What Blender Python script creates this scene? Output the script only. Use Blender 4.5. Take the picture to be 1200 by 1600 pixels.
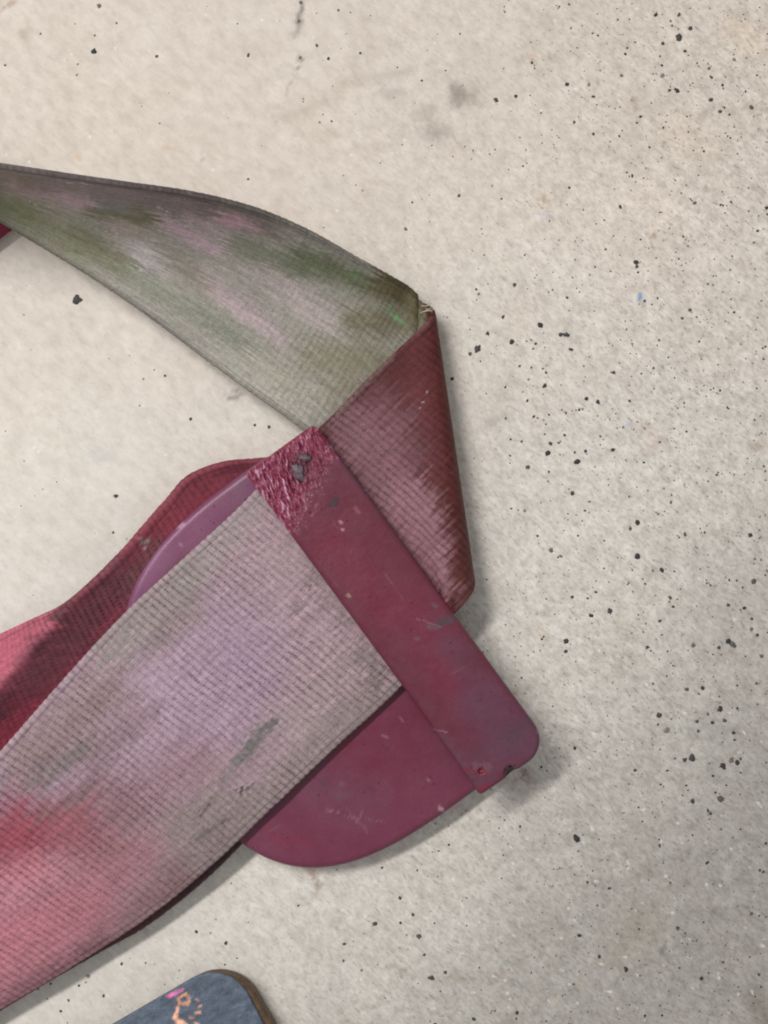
import bpy, math, random
import numpy as np
random.seed(7)
rng = np.random.default_rng(11)
for o in list(bpy.data.objects): bpy.data.objects.remove(o)
S = bpy.context.scene
COL = S.collection

# ------------------------------------------------------------------ camera, world, lamps, exposure
K = 0.000127          # metres per photograph pixel on the floor (47 mm webbing = 370 px)
H = 0.27              # height of the camera above the floor
cam = bpy.data.cameras.new('camera'); cam_o = bpy.data.objects.new('camera', cam); COL.objects.link(cam_o)
cam_o.location = (0, 0, H)
cam.sensor_fit = 'VERTICAL'; cam.sensor_height = 24; cam.sensor_width = 18
cam.lens = 24*H/(1600*K)
cam.clip_start = 0.005; cam.clip_end = 20
S.camera = cam_o
S.render.resolution_x = 768; S.render.resolution_y = 1024

w = bpy.data.worlds.new('World'); S.world = w; w.use_nodes = True
bg = w.node_tree.nodes['Background']
bg.inputs['Color'].default_value = (0.98, 0.99, 1.0, 1); bg.inputs['Strength'].default_value = 0.46

def area(name, loc, target, sx, sy, power, col, axis):
    l = bpy.data.lights.new(name, 'AREA'); l.shape = 'RECTANGLE'; l.size = sx; l.size_y = sy
    l.energy = power; l.color = col
    o = bpy.data.objects.new(name, l); COL.objects.link(o)
    from mathutils import Vector, Matrix
    z = (Vector(loc)-Vector(target)).normalized(); x = Vector(axis); x = (x - z*x.dot(z)).normalized(); y = z.cross(x)
    o.matrix_world = Matrix.Translation(loc) @ Matrix((x, y, z)).transposed().to_4x4()
    return o
# louvred bench tube, running parallel to the strap, up and to the left of it
tube = area('tube_lamp', (-0.50, 0.22, 0.68), (-0.165, -0.085, 0), 0.75, 0.06, 0.87, (1.0, 1.0, 0.995), (0.77, 0.64, 0))
tube.data.spread = math.radians(50)
S.view_settings.view_transform = 'Standard'; S.view_settings.look = 'None'
S.cycles.filter_width = 2.0
S.view_settings.exposure = 0.0; S.view_settings.gamma = 1.0

# ------------------------------------------------------------------ helpers
def lin(c):
    c = np.asarray(c, float)/255.0
    return np.where(c <= 0.04045, c/12.92, ((c+0.055)/1.055)**2.4)
def W(px, py, z):                        # photograph pixel at height z -> world
    px, py, z = np.broadcast_arrays(np.asarray(px, float), np.asarray(py, float), np.asarray(z, float))
    f = K*(H-z)/H
    return np.stack([(px-600)*f, (800-py)*f, z], -1)
def PX(v):                               # world -> photograph pixel
    f = K*(H-v[..., 2])/H
    return v[..., 0]/f+600, 800-v[..., 1]/f

_perm = rng.permutation(512)
_perm = np.concatenate([_perm, _perm, _perm])
_grad = rng.random(512)*2*np.pi
def perlin(x, y):
    x = np.asarray(x, float); y = np.asarray(y, float)
    xi = np.floor(x).astype(int); yi = np.floor(y).astype(int); xf = x-xi; yf = y-yi
    u = xf*xf*xf*(xf*(xf*6-15)+10); v = yf*yf*yf*(yf*(yf*6-15)+10)
    def g(ix, iy, dx, dy):
        a = _grad[_perm[_perm[ix % 512]+(iy % 512)] % 512]
        return np.cos(a)*dx+np.sin(a)*dy
    n00 = g(xi, yi, xf, yf); n10 = g(xi+1, yi, xf-1, yf); n01 = g(xi, yi+1, xf, yf-1); n11 = g(xi+1, yi+1, xf-1, yf-1)
    return ((n00*(1-u)+n10*u)*(1-v)+(n01*(1-u)+n11*u)*v)*1.5
def fbm(x, y, o=4):
    s = 0; a = 1; t = 0
    for i in range(o):
        s = s+a*perlin(x*2**i+17.3*i, y*2**i+9.1*i); t += a; a *= 0.55
    return s/t
def sstep(a, b, x):
    t = np.clip((x-a)/(b-a), 0, 1); return t*t*(3-2*t)
def seg_dist(px, py, x0, y0, x1, y1):
    dx, dy = x1-x0, y1-y0; L = dx*dx+dy*dy
    t = np.clip(((px-x0)*dx+(py-y0)*dy)/(L if L else 1), 0, 1)
    return np.hypot(px-x0-t*dx, py-y0-t*dy)
def paint(px, py, base, strokes, warp=14, wscale=40, pink=1.0):
    """stains, painted light and shade: each stroke is (x0,y0,x1,y1,half_width,softness,sRGB,strength) in photograph pixels on the object"""
    col = np.empty(px.shape+(3,)); col[:] = lin(base)
    wx = px+warp*fbm(px/wscale, py/wscale, 3); wy = py+warp*fbm(px/wscale+50, py/wscale+31, 3)
    for x0, y0, x1, y1, hw, soft, c, st in strokes:
        d = seg_dist(wx, wy, x0, y0, x1, y1)
        if c[0] > 172 and c[0]-c[1] > 18: st = st*pink
        m = (1-sstep(max(hw-soft, 0), hw+soft, d))*st
        col = col*(1-m[..., None])+lin(c)*m[..., None]
    return col

def desat(c, k, gain):
    l = (c@np.array([0.3, 0.55, 0.15]))[..., None]; return (l+(c-l)*k)*gain

def mesh_grid(name, V, cyc_v=False, cyc_u=False):
    n, m = V.shape[:2]
    idx = np.arange(n*m).reshape(n, m)
    a = idx if not cyc_u else np.vstack([idx, idx[:1]])
    a = a if not cyc_v else np.hstack([a, a[:, :1]])
    q = np.stack([a[:-1, :-1], a[:-1, 1:], a[1:, 1:], a[1:, :-1]], -1).reshape(-1, 4)
    return mesh_raw(name, V.reshape(-1, 3), q)
def mesh_raw(name, V, quads):
    me = bpy.data.meshes.new(name)
    V = np.ascontiguousarray(V, dtype=np.float32); quads = np.ascontiguousarray(quads, dtype=np.int32)
    me.vertices.add(len(V)); me.vertices.foreach_set('co', V.ravel())
    me.loops.add(quads.size); me.loops.foreach_set('vertex_index', quads.ravel())
    me.polygons.add(len(quads))
    me.polygons.foreach_set('loop_start', np.arange(0, quads.size, 4, dtype=np.int32))
    me.polygons.foreach_set('loop_total', np.full(len(quads), 4, dtype=np.int32))
    me.polygons.foreach_set('use_smooth', np.ones(len(quads), dtype=bool))
    me.update(calc_edges=True); me.validate()
    return me
def set_col(me, col, name='stain_shade'):
    a = me.color_attributes.new(name, 'FLOAT_COLOR', 'POINT')
    c = np.ones((len(me.vertices), 4), dtype=np.float32); c[:, :3] = np.clip(col.reshape(-1, 3), 0, 1)
    a.data.foreach_set('color', c.ravel())
def set_val(me, val, name):
    a = me.attributes.new(name, 'FLOAT', 'POINT'); a.data.foreach_set('value', np.ascontiguousarray(val.ravel(), dtype=np.float32))
def obj(name, me, mat, parent=None, label=None, cat=None, group=None, kind=None):
    o = bpy.data.objects.new(name, me); COL.objects.link(o)
    if me is not None and mat is not None: me.materials.append(mat)
    if parent: o.parent = parent
    if label: o['label'] = label
    if cat: o['category'] = cat
    if group: o['group'] = group
    if kind: o['kind'] = kind
    return o
def thing(name, loc, label, cat):
    o = bpy.data.objects.new(name, None); COL.objects.link(o); o['label'] = label; o['category'] = cat
    o.empty_display_size = 0.01
    return o

class N:
    def __init__(s, name):
        s.m = bpy.data.materials.new(name); s.m.use_nodes = True; s.t = s.m.node_tree; s.b = s.t.nodes['Principled BSDF']
        s.co = s.t.nodes.new('ShaderNodeTexCoord')
    def n(s, k, **kw):
        x = s.t.nodes.new(k)
        for a, v in kw.items(): setattr(x, a, v)
        return x
    def l(s, a, b): s.t.links.new(a, b)
    def noise(s, scale, detail=3, rough=0.55, vec=None, mapscale=None, rot=0):
        x = s.n('ShaderNodeTexNoise'); x.inputs['Scale'].default_value = scale; x.inputs['Detail'].default_value = detail; x.inputs['Roughness'].default_value = rough
        v = vec or s.co.outputs['Object']
        if mapscale:
            mp = s.n('ShaderNodeMapping'); mp.vector_type = 'TEXTURE'; mp.inputs['Scale'].default_value = tuple(1/q for q in mapscale); mp.inputs['Rotation'].default_value = (0, 0, rot); s.l(v, mp.inputs['Vector']); v = mp.outputs[0]
        s.l(v, x.inputs['Vector']); return x.outputs['Fac']
    def ramp(s, fac, stops):
        r = s.n('ShaderNodeValToRGB'); e = r.color_ramp.elements
        while len(e) < len(stops): e.new(0.5)
        for i, (p, c) in enumerate(stops):
            e[i].position = p; e[i].color = (*c, 1) if hasattr(c, '__len__') else (c, c, c, 1)
        s.l(fac, r.inputs['Fac']); return r.outputs['Color']
    def mix(s, fac, a, b, mode='MIX'):
        x = s.n('ShaderNodeMix', data_type='RGBA', blend_type=mode)
        for sock, v in ((x.inputs['Factor'], fac), (x.inputs['A'], a), (x.inputs['B'], b)):
            if hasattr(v, 'is_output') or isinstance(v, bpy.types.NodeSocket): s.l(v, sock)
            elif hasattr(v, '__len__'): sock.default_value = (*v[:3], 1)
            else: sock.default_value = v
        return x.outputs['Result']
    def attr(s, name):
        x = s.n('ShaderNodeAttribute'); x.attribute_name = name; return x
    def bump(s, h, dist, strength=1.0, prev=None):
        x = s.n('ShaderNodeBump'); x.inputs['Distance'].default_value = dist; x.inputs['Strength'].default_value = strength
        s.l(h, x.inputs['Height'])
        if prev: s.l(prev, x.inputs['Normal'])
        return x.outputs['Normal']

# ------------------------------------------------------------------ materials
def mat_floor():
    s = N('speckled_beige_floor')
    base = s.attr('stain_shade').outputs['Color']
    R = math.radians(48)
    g1 = s.noise(520, 5, 0.62, mapscale=(1, 0.5, 1), rot=R)      # streaky grain
    g2 = s.noise(1500, 4, 0.65, mapscale=(1, 0.5, 1), rot=R)
    g3 = s.noise(90, 4, 0.6)
    gm = s.noise(330, 5, 0.7)                                     # aggregate showing through where the surface is worn
    gt = s.noise(420, 4, 0.6)
    wear = s.attr('wear').outputs['Fac']
    smooth = s.mix(1.0, base, s.ramp(g1, [(0.30, (0.92, 0.91, 0.905)), (0.5, (0.99, 0.985, 0.98)), (0.72, (1.03, 1.03, 1.03))]), 'MULTIPLY')
    c = s.mix(1.0, base, s.ramp(g1, [(0.28, (0.80, 0.79, 0.78)), (0.5, (0.99, 0.985, 0.98)), (0.72, (1.13, 1.13, 1.13))]), 'MULTIPLY')
    c = s.mix(1.0, c, s.ramp(g2, [(0.30, (0.74, 0.73, 0.72)), (0.5, (1, 1, 1)), (0.70, (1.16, 1.16, 1.16))]), 'MULTIPLY')
    c = s.mix(1.0, c, s.ramp(gm, [(0.32, (0.84, 0.83, 0.82)), (0.5, (0.99, 0.99, 0.99)), (0.66, (1.10, 1.10, 1.11))]), 'MULTIPLY')
    c = s.mix(s.ramp(gt, [(0.58, 0.0), (0.72, 0.30)]), c, lin((186, 168, 148)))
    f0 = s.noise(1500, 2, 0.5, mapscale=(1, 0.38, 1), rot=R)
    c = s.mix(s.ramp(f0, [(0.60, 0.0), (0.74, 0.60)]), c, lin((118, 112, 104)))
    f1 = s.noise(900, 2, 0.5, mapscale=(1, 0.6, 1), rot=R)
    c = s.mix(s.ramp(f1, [(0.66, 0.0), (0.76, 0.55)]), c, lin((150, 118, 88)))
    f3 = s.noise(700, 2, 0.5, mapscale=(1, 0.6, 1), rot=R)
    c = s.mix(s.ramp(f3, [(0.66, 0.0), (0.74, 0.5)]), c, lin((238, 236, 232)))
    c = s.mix(wear, smooth, c)
    c = s.mix(1.0, c, s.ramp(g3, [(0.3, (0.95, 0.94, 0.93)), (0.6, (1.02, 1.02, 1.02))]), 'MULTIPLY')
    f2 = s.n('ShaderNodeTexVoronoi'); f2.inputs['Scale'].default_value = 210; s.l(s.co.outputs['Object'], f2.inputs['Vector'])
    c = s.mix(s.ramp(f2.outputs['Distance'], [(0.03, 0.45), (0.09, 0.0)]), c, lin((240, 238, 232)))
    s.l(c, s.b.inputs['Base Color'])
    s.l(s.ramp(g1, [(0.3, 0.75), (0.7, 0.5)]), s.b.inputs['Roughness'])
    s.b.inputs['Specular IOR Level'].default_value = 0.3
    s.l(s.bump(g2, 0.0001, 0.4, s.bump(g1, 0.0002, 0.4)), s.b.inputs['Normal'])
    return s.m
def mat_webbing():
    s = N('worn_woven_webbing')
    base = s.attr('stain_shade').outputs['Color']
    n1 = s.noise(1500, 3, 0.7); n2 = s.noise(5200, 2, 0.6)
    c = s.mix(1.0, base, s.ramp(n1, [(0.3, (0.86, 0.86, 0.86)), (0.7, (1.12, 1.12, 1.12))]), 'MULTIPLY')
    c = s.mix(1.0, c, s.ramp(n2, [(0.3, (0.78, 0.78, 0.78)), (0.7, (1.2, 1.2, 1.2))]), 'MULTIPLY')
    s.l(c, s.b.inputs['Base Color'])
    s.b.inputs['Roughness'].default_value = 0.6; s.b.inputs['Specular IOR Level'].default_value = 0.22
    s.b.inputs['Sheen Weight'].default_value = 0.04; s.b.inputs['Sheen Roughness'].default_value = 0.4
    s.l(s.bump(n2, 0.00015, 0.5), s.b.inputs['Normal'])
    return s.m
def mat_plastic():
    s = N('scuffed_maroon_plastic')
    base = s.attr('stain_shade').outputs['Color']
    n1 = s.noise(260, 4, 0.65); n2 = s.noise(2600, 3, 0.7)
    R = math.radians(35)
    sc = s.noise(1300, 2, 0.5, mapscale=(1, 0.06, 1), rot=R)
    sc2 = s.noise(900, 2, 0.5, mapscale=(1, 0.05, 1), rot=math.radians(-60))
    c = s.mix(s.ramp(n1, [(0.4, 0.0), (0.75, 0.06)]), base, lin((150, 118, 128)))
    c = s.mix(1.0, c, s.ramp(n2, [(0.3, (0.88, 0.88, 0.88)), (0.7, (1.1, 1.1, 1.1))]), 'MULTIPLY')
    c = s.mix(s.ramp(sc, [(0.72, 0.0), (0.78, 0.13)]), c, lin((190, 150, 160)))
    c = s.mix(s.ramp(sc2, [(0.73, 0.0), (0.78, 0.12)]), c, lin((190, 150, 160)))
    pit = s.n('ShaderNodeTexVoronoi'); pit.inputs['Scale'].default_value = 420; s.l(s.co.outputs['Object'], pit.inputs['Vector'])
    c = s.mix(s.ramp(pit.outputs['Distance'], [(0.07, 0.55), (0.14, 0.0)]), c, lin((62, 30, 36)))
    s.l(c, s.b.inputs['Base Color'])
    s.l(s.ramp(n1, [(0.3, 0.34), (0.7, 0.44)]), s.b.inputs['Roughness'])
    s.b.inputs['Specular IOR Level'].default_value = 0.38
    s.l(s.bump(n2, 0.0001, 0.35, s.bump(sc, 0.00008, 0.3)), s.b.inputs['Normal'])
    return s.m
def mat_pad():
    s = N('mottled_slate_blue_leather')
    base = s.attr('stain_shade').outputs['Color']
    n1 = s.noise(700, 4, 0.7, mapscale=(0.6, 1, 1), rot=0.5); n2 = s.noise(2500, 3, 0.7)
    c = s.mix(1.0, base, s.ramp(n1, [(0.3, (0.55, 0.57, 0.60)), (0.5, (1, 1, 1)), (0.7, (1.5, 1.48, 1.42))]), 'MULTIPLY')
    c = s.mix(1.0, c, s.ramp(n2, [(0.3, (0.8, 0.8, 0.8)), (0.7, (1.2, 1.2, 1.2))]), 'MULTIPLY')
    s.l(c, s.b.inputs['Base Color']); s.b.inputs['Roughness'].default_value = 0.6
    s.l(s.bump(n1, 0.0003, 0.6), s.b.inputs['Normal'])
    return s.m
def mat_plain(name, c, rough=0.6, nscale=900, amt=0.35):
    s = N(name)
    n1 = s.noise(nscale, 4, 0.7)
    col = s.mix(1.0, lin(c), s.ramp(n1, [(0.3, (1-amt,)*3), (0.7, (1+amt,)*3)]), 'MULTIPLY')
    s.l(col, s.b.inputs['Base Color']); s.b.inputs['Roughness'].default_value = rough
    s.l(s.bump(n1, 0.0002, 0.5), s.b.inputs['Normal'])
    return s.m
M_floor, M_web, M_pla, M_pad = mat_floor(), mat_webbing(), mat_plastic(), mat_pad()
def mat_speck():
    s = N('dark_grit'); n1 = s.noise(900, 3, 0.7)
    s.l(s.mix(1.0, s.attr('stain_shade').outputs['Color'], s.ramp(n1, [(0.3, (0.7,)*3), (0.7, (1.4,)*3)]), 'MULTIPLY'), s.b.inputs['Base Color']); s.b.inputs['Roughness'].default_value = 0.75
    return s.m
M_speck = mat_speck()
M_edge = mat_plain('brown_leather_edge', (88, 66, 44), 0.55, 600, 0.5)
M_tar = mat_plain('dark_grey_grime', (84, 72, 78), 0.45, 1500, 0.5)
M_fray = mat_plain('pale_frayed_fibre', (196, 182, 160), 0.7)

# ------------------------------------------------------------------ the floor
def axis_coords(lo, hi, step):
    mid = np.arange(lo, hi+step, step); out = [mid]
    g = np.cumsum(20*1.35**np.arange(21))
    return np.concatenate([(lo-g)[::-1], mid, hi+g])
fx = axis_coords(-260, 1460, 6.0); fy = axis_coords(-260, 1860, 6.0)
GX, GY = np.meshgrid(fx, fy)
FL = (208, 202, 193)
GREY = (150, 143, 136)
floor_strokes = [
    (712, 138, 716, 160, 10, 9, (140, 132, 124), 0.75), (722, 150, 738, 148, 12, 10, (165, 158, 150), 0.7),
    (672, 206, 692, 208, 12, 12, (150, 144, 140), 0.65), (655, 178, 672, 172, 10, 10, (172, 164, 156), 0.6),
    (530, 132, 640, 112, 6, 10, (188, 180, 170), 0.6), (430, 190, 530, 150, 6, 9, (190, 182, 172), 0.55),
    (600, 148, 622, 142, 8, 9, (176, 170, 165), 0.6), (490, 215, 540, 205, 8, 10, (196, 188, 178), 0.5), (560, 235, 600, 232, 8, 10, (196, 188, 178), 0.5),
    (471, 2, 466, 38, 3, 3, (96, 90, 88), 0.85), (464, 44, 459, 60, 2.5, 3, (150, 140, 132), 0.6), (469, 90, 466, 105, 2.5, 3, (120, 112, 108), 0.7), (455, 122, 447, 145, 2, 3, (160, 150, 140), 0.6),
    (38, 52, 40, 58, 9, 6, (186, 178, 166), 0.75), (0, 20, 22, 0, 2.5, 2.5, (165, 140, 120), 0.7),
    (258, 232, 275, 231, 5, 5, (196, 172, 140), 0.42), (115, 242, 126, 246, 4, 4, (206, 166, 122), 0.45), (312, 240, 320, 250, 1.8, 2, (140, 132, 125), 0.6),
    (165, 182, 180, 180, 5, 7, (206, 198, 190), 0.6), (8, 228, 24, 230, 4, 5, (188, 182, 172), 0.6),
    (842, 332, 858, 342, 3, 3, (176, 176, 204), 0.42), (983, 658, 985, 663, 3, 3, (168, 172, 216), 0.48), (1000, 465, 1004, 469, 2.5, 1.5, (70, 140, 190), 0.9),
    (1015, 676, 1022, 692, 12, 9, (206, 182, 170), 0.30), (1095, 185, 1110, 170, 4, 4, (170, 160, 148), 0.6), (990, 155, 997, 170, 4, 4, (160, 148, 132), 0.6),
    (1012, 368, 1022, 369, 4, 3, (160, 138, 118), 0.7), (846, 308, 850, 312, 4, 4, (180, 140, 112), 0.6), (830, 84, 834, 88, 5, 5, (196, 160, 130), 0.30),
    (760, 665, 785, 650, 6, 8, (165, 158, 148), 0.5), (770, 640, 800, 600, 8, 12, (190, 182, 172), 0.5), (885, 520, 905, 532, 8, 8, (170, 165, 158), 0.5),
    (1085, 862, 1090, 866, 7, 5, (180, 176, 170), 0.6), (1175, 700, 1195, 690, 9, 6, (165, 135, 105), 0.24), (845, 980, 850, 1000, 6, 7, (206, 184, 158), 0.36), (805, 1035, 812, 1042, 5, 5, (206, 178, 150), 0.30),
    (965, 960, 970, 1060, 5, 7, (196, 184, 170), 0.5), (820, 1205, 828, 1218, 8, 6, (156, 142, 130), 0.75),
    (488, 1362, 500, 1392, 3, 4, (150, 126, 108), 0.7), (482, 1352, 488, 1362, 5, 5, (170, 150, 132), 0.6),
    (560, 1490, 660, 1528, 3, 5, (186, 176, 164), 0.5), (660, 1528, 800, 1524, 4, 7, (182, 172, 160), 0.45), (600, 1505, 640, 1520, 1.5, 2, (150, 142, 134), 0.5),
    (980, 1480, 1010, 1440, 25, 30, (200, 188, 174), 0.6), (1180, 1560, 1200, 1600, 14, 14, (150, 132, 118), 0.5), (1035, 1478, 1045, 1508, 2, 3, (150, 148, 144), 0.6),
    (355, 618, 372, 622, 3, 4, (110, 104, 100), 0.7), (365, 612, 380, 616, 2, 2.5, (120, 112, 108), 0.6), (150, 712, 160, 716, 8, 10, (190, 190, 190), 0.5),
    (80, 455, 95, 452, 3, 4, (196, 190, 186), 0.5), (270, 1450, 276, 1462, 5, 5, (206, 176, 166), 0.30), (1150, 45, 1180, 70, 18, 20, (220, 200, 176), 0.30),
    (1060, 210, 1090, 230, 26, 26, (212, 200, 182), 0.36), (1010, 300, 1040, 330, 30, 30, (216, 206, 196), 0.5),
]
fc = paint(GX, GY, FL, floor_strokes, warp=9, wscale=14)
nb = fbm(GX/260, GY/260, 3)[..., None]; nb2 = fbm(GX/60+40, GY/60, 3)[..., None]
fc = fc*(1+0.05*nb+0.03*nb2)
# warmer towards the upper left; soft shadow painted into the colour lower right
warm = (1-sstep(250, 1100, GY+0.12*GX+120*fbm(GX/260+3, GY/260, 2)))[..., None]
fc = fc*(1+warm*np.array([0.02, -0.035, -0.065]))
corner_shade = sstep(1700, 2400, GX+0.9*GY+130*fbm(GX/200+9, GY/200, 3))[..., None]
fc = fc*(1-0.40*corner_shade)  # painted shade, darkens the floor colour towards the corner
# grime patches made of tiny dots on the right
FV = np.stack([(GX-600)*K, (800-GY)*K, np.zeros_like(GX)], -1)
FV[..., 2] += 0.00006*fbm(GX/25, GY/25, 2)
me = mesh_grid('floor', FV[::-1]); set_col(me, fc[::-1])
set_val(me, (0.22+0.70*sstep(250, 1250, GX+0.35*GY-150+140*fbm(GX/180+20, GY/180, 3)))[::-1], 'wear'); floor = obj('floor', me, M_floor, kind='structure')

specks = [(147,80,6),(155,9,5),(245,88,4),(388,86,4.5),(8,102,3),(182,36,3),(120,117,3),(495,71,4),(470,4,4.5),(467,33,4),(469,90,4),(563,83,3),(120,469,10),(181,775,6),(177,832,3),(224,592,3),(258,587,3),(298,655,4),(398,664,3.5),(420,667,4),
(1061,58,8),(1061,23,5),(1025,23,5),(1079,44,5),(1036,68,5),(1070,80,4),(1034,102,4),(1058,141,7),(1046,141,4),(1111,156,6),(1125,174,5),(1132,168,3),(1174,168,5),(886,132,4.5),(920,132,4.5),(927,151,4.5),(897,191,4),(775,156,5),(806,150,4),(971,118,4),(1035,118,5),(980,75,3),(993,66,3),(977,84,3.5),(1108,107,3.5),(1112,121,3),(1129,133,3.5),(1147,93,4),(1165,143,3),(988,275,4),(969,323,5),(1085,317,5),(1079,311,2.5),(1126,320,3),(1184,361,3),(1178,379,3),(1198,325,5),(717,306,4),(634,358,5),(644,316,3),(1001,182,4),(995,192,3),(1048,33,3),(1050,40,3),(892,44,3),(926,52,3),
(804,445,4.5),(744,452,3),(748,459,4),(786,495,5),(762,521,5),(746,545,9),(734,553,4.5),(800,534,6),(844,508,5.5),(885,523,8),(876,523,5),(892,546,5),(830,531,3),(837,537,3.5),(833,545,3),(707,592,4.5),(851,603,6),(824,626,4),(916,623,4.5),(934,628,4.5),(834,651,4),(853,663,2.5),(858,648,3),(884,645,3.5),(894,642,2),(900,641,2.5),(905,640,3),(910,639,3),(790,654,4),(860,693,5),(873,692,3),(882,680,4.5),(855,708,6),(902,721,8),(898,707,3),(915,705,4),(825,730,5),(797,712,3),(815,690,3),(958,703,4.5),(894,771,5),(1048,785,4),(994,410,5),(995,416,4.5),(959,582,4),(1021,575,3.5),(1138,638,3),(820,798,4),(914,798,3.5),(848,576,3),(854,571,2.5),(812,572,3),(886,465,3.5),(912,572,3),(1007,470,3),(1078,484,4),(1147,488,3),(1106,444,3),
(996,817,6),(985,826,4.5),(861,860,5),(876,869,4.5),(996,869,7),(1034,891,5.5),(1020,892,3),(1070,835,5),(1061,840,3),(1101,832,3.5),(1172,836,5),(944,845,3),(894,933,4),(953,955,7),(924,962,5),(918,935,3),(931,925,3.5),(1031,970,4.5),(1047,934,4.5),(1052,948,4),(1046,940,3),(1008,912,3),(982,911,3),(885,1002,6),(884,1018,4.5),(1012,1011,4.5),(1017,1017,3),(1034,992,3),(1083,1008,5),(1138,1002,6),(1144,1006,7),(1123,1012,4),(1148,1010,4),(1174,983,5),(1163,950,4),(1157,953,3),(1175,967,3.5),(1183,992,4),(1138,945,4),(1178,908,6),(1151,907,3.5),(1160,918,3),(1190,1025,5),(1073,1077,4.5),(1098,1075,4.5),(1092,1084,3.5),(1125,1108,6.5),(1125,1098,3.5),(1030,1118,6),(1041,1141,7),(1028,1132,3.5),(1089,1127,4.5),(1113,1129,4.5),(1132,1126,4.5),(1091,1142,4.5),(1106,1116,3),(1146,1145,4.5),(1148,1156,3),(1081,1184,8),(1070,1187,5),(1143,1188,6),(1152,1191,6),(1157,1186,4),(1130,1197,7),(1108,1193,3),(898,1169,4),(815,1059,3),(1182,1068,4),
(902,1311,8),(898,1306,4),(1082,1252,5),(1126,1248,6.5),(1110,1271,4),(1106,1266,3),(586,1443,6),(655,1463,5.5),(663,1492,4),(645,1429,4),(538,1475,5),(537,1501,3.5),(565,1516,4),(675,1528,5),(671,1528,4),(696,1519,4.5),(978,1514,6),(936,1495,4),(1096,1529,5),(1059,1450,4.5),(597,1356,3.5),(625,1403,4),(626,1442,3),(808,1582,5),(740,1592,5),(1174,1428,4),(1105,1348,5),(952,1388,4.5),(905,1462,4.5),(1193,1362,4.5),(749,1512,3),(830,1520,3),(652,1360,3),(466,1415,3),(688,1549,3),(680,1600,4),
(353,1473,5),(307,1456,4),(329,1458,2.5),(190,1506,4),(138,1525,4.5),(123,1540,3),(107,1563,3.5),(95,1580,3.5),(162,1556,3),(134,1535,2.5)]
def build_specks(lst, name, seed):
    r = np.random.default_rng(seed); V = []; F = []; CC = []
    tones = [lin(q) for q in ((50, 48, 48), (64, 60, 59), (84, 78, 74), (108, 99, 91), (134, 121, 110))]
    for x, y, rad in lst:
        tone = tones[int(r.choice(5, p=[.36, .30, .20, .10, .04] if rad > 2.6 else [.15, .2, .25, .22, .18]))]
        CC += [tone]*21
        n = 10; a0 = r.random()*6.28; el = 0.65+0.5*r.random(); ea = r.random()*3.14
        cx, cy = (x-600)*K, (800-y)*K; R = rad*K*0.92; hz = min(R*0.28, 0.00022)
        b = len(V); V.append((cx, cy, hz))
        for ring, (rf, zf) in enumerate(((0.6, 0.8), (1.0, -0.15))):
            for i in range(n):
                a = a0+i*2*math.pi/n; rr = R*rf*(0.62+0.66*r.random())
                dx, dy = rr*math.cos(a), rr*math.sin(a)*el
                V.append((cx+dx*math.cos(ea)-dy*math.sin(ea), cy+dx*math.sin(ea)+dy*math.cos(ea), hz*zf if ring == 0 else -0.00012))
        for i in range(n):
            j = (i+1) % n
            F.append((b, b+1+i, b+1+j)); F.append((b+1+i, b+1+n+i, b+1+n+j, b+1+j))
    me = bpy.data.meshes.new(name); me.from_pydata(V, [], F); me.polygons.foreach_set('use_smooth', [True]*len(F)); me.update()
    set_col(me, np.array(CC)); return me
small = []
while len(small) < 6200:
    x, y = rng.uniform(-250, 1450), rng.uniform(-250, 1850)
    d = 0.10+0.75*float(sstep(620, 1150, x))
    d *= 0.35+1.3*max(0, float(fbm(np.array(x/110), np.array(y/110), 3))+0.35)
    if x < 500 and y < 1100: d *= 0.35
    if rng.random() < d: small.append((x, y, 0.9+1.6*rng.random()**2.2+ (0.9 if rng.random() < 0.14 else 0)))
obj('grit_specks', build_specks(specks, 'grit_specks', 3), M_speck, floor, kind='stuff')
obj('fine_grit', build_specks(small, 'fine_grit', 4), M_speck, floor, kind='stuff')

# ------------------------------------------------------------------ ribbons of webbing
def spline(P, n):                                  # P (k, ..., 3) control stations -> n evenly spaced stations
    P = np.asarray(P, float); k = len(P)
    d = np.linalg.norm((P[1:]-P[:-1]).reshape(k-1, -1, P.shape[-1]), axis=-1).mean(1)
    T = np.concatenate([[0], np.cumsum(np.maximum(d, 1e-9))])
    m = np.empty_like(P)                            # finite-difference (non-uniform Catmull-Rom) tangents
    sh = (-1,)+(1,)*(P.ndim-1)
    dl = (P[1:]-P[:-1])/np.diff(T).reshape(sh)
    h = np.diff(T)
    m[0] = dl[0]; m[-1] = dl[-1]
    wgt = (h[1:]/(h[1:]+h[:-1])).reshape(sh)
    m[1:-1] = dl[:-1]*wgt+dl[1:]*(1-wgt)
    t = np.linspace(0, T[-1], n); i = np.clip(np.searchsorted(T, t, side='right')-1, 0, k-2)
    hh = h[i]; u = (t-T[i])/hh
    u_ = u.reshape(sh); hh_ = hh.reshape(sh)
    return ((2*u_**3-3*u_**2+1)*P[i]+(u_**3-2*u_**2+u_)*hh_*m[i]+(-2*u_**3+3*u_**2)*P[i+1]+(u_**3-u_**2)*hh_*m[i+1])
RIB = 10.8*K; YARN = 4.4*K
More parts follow.
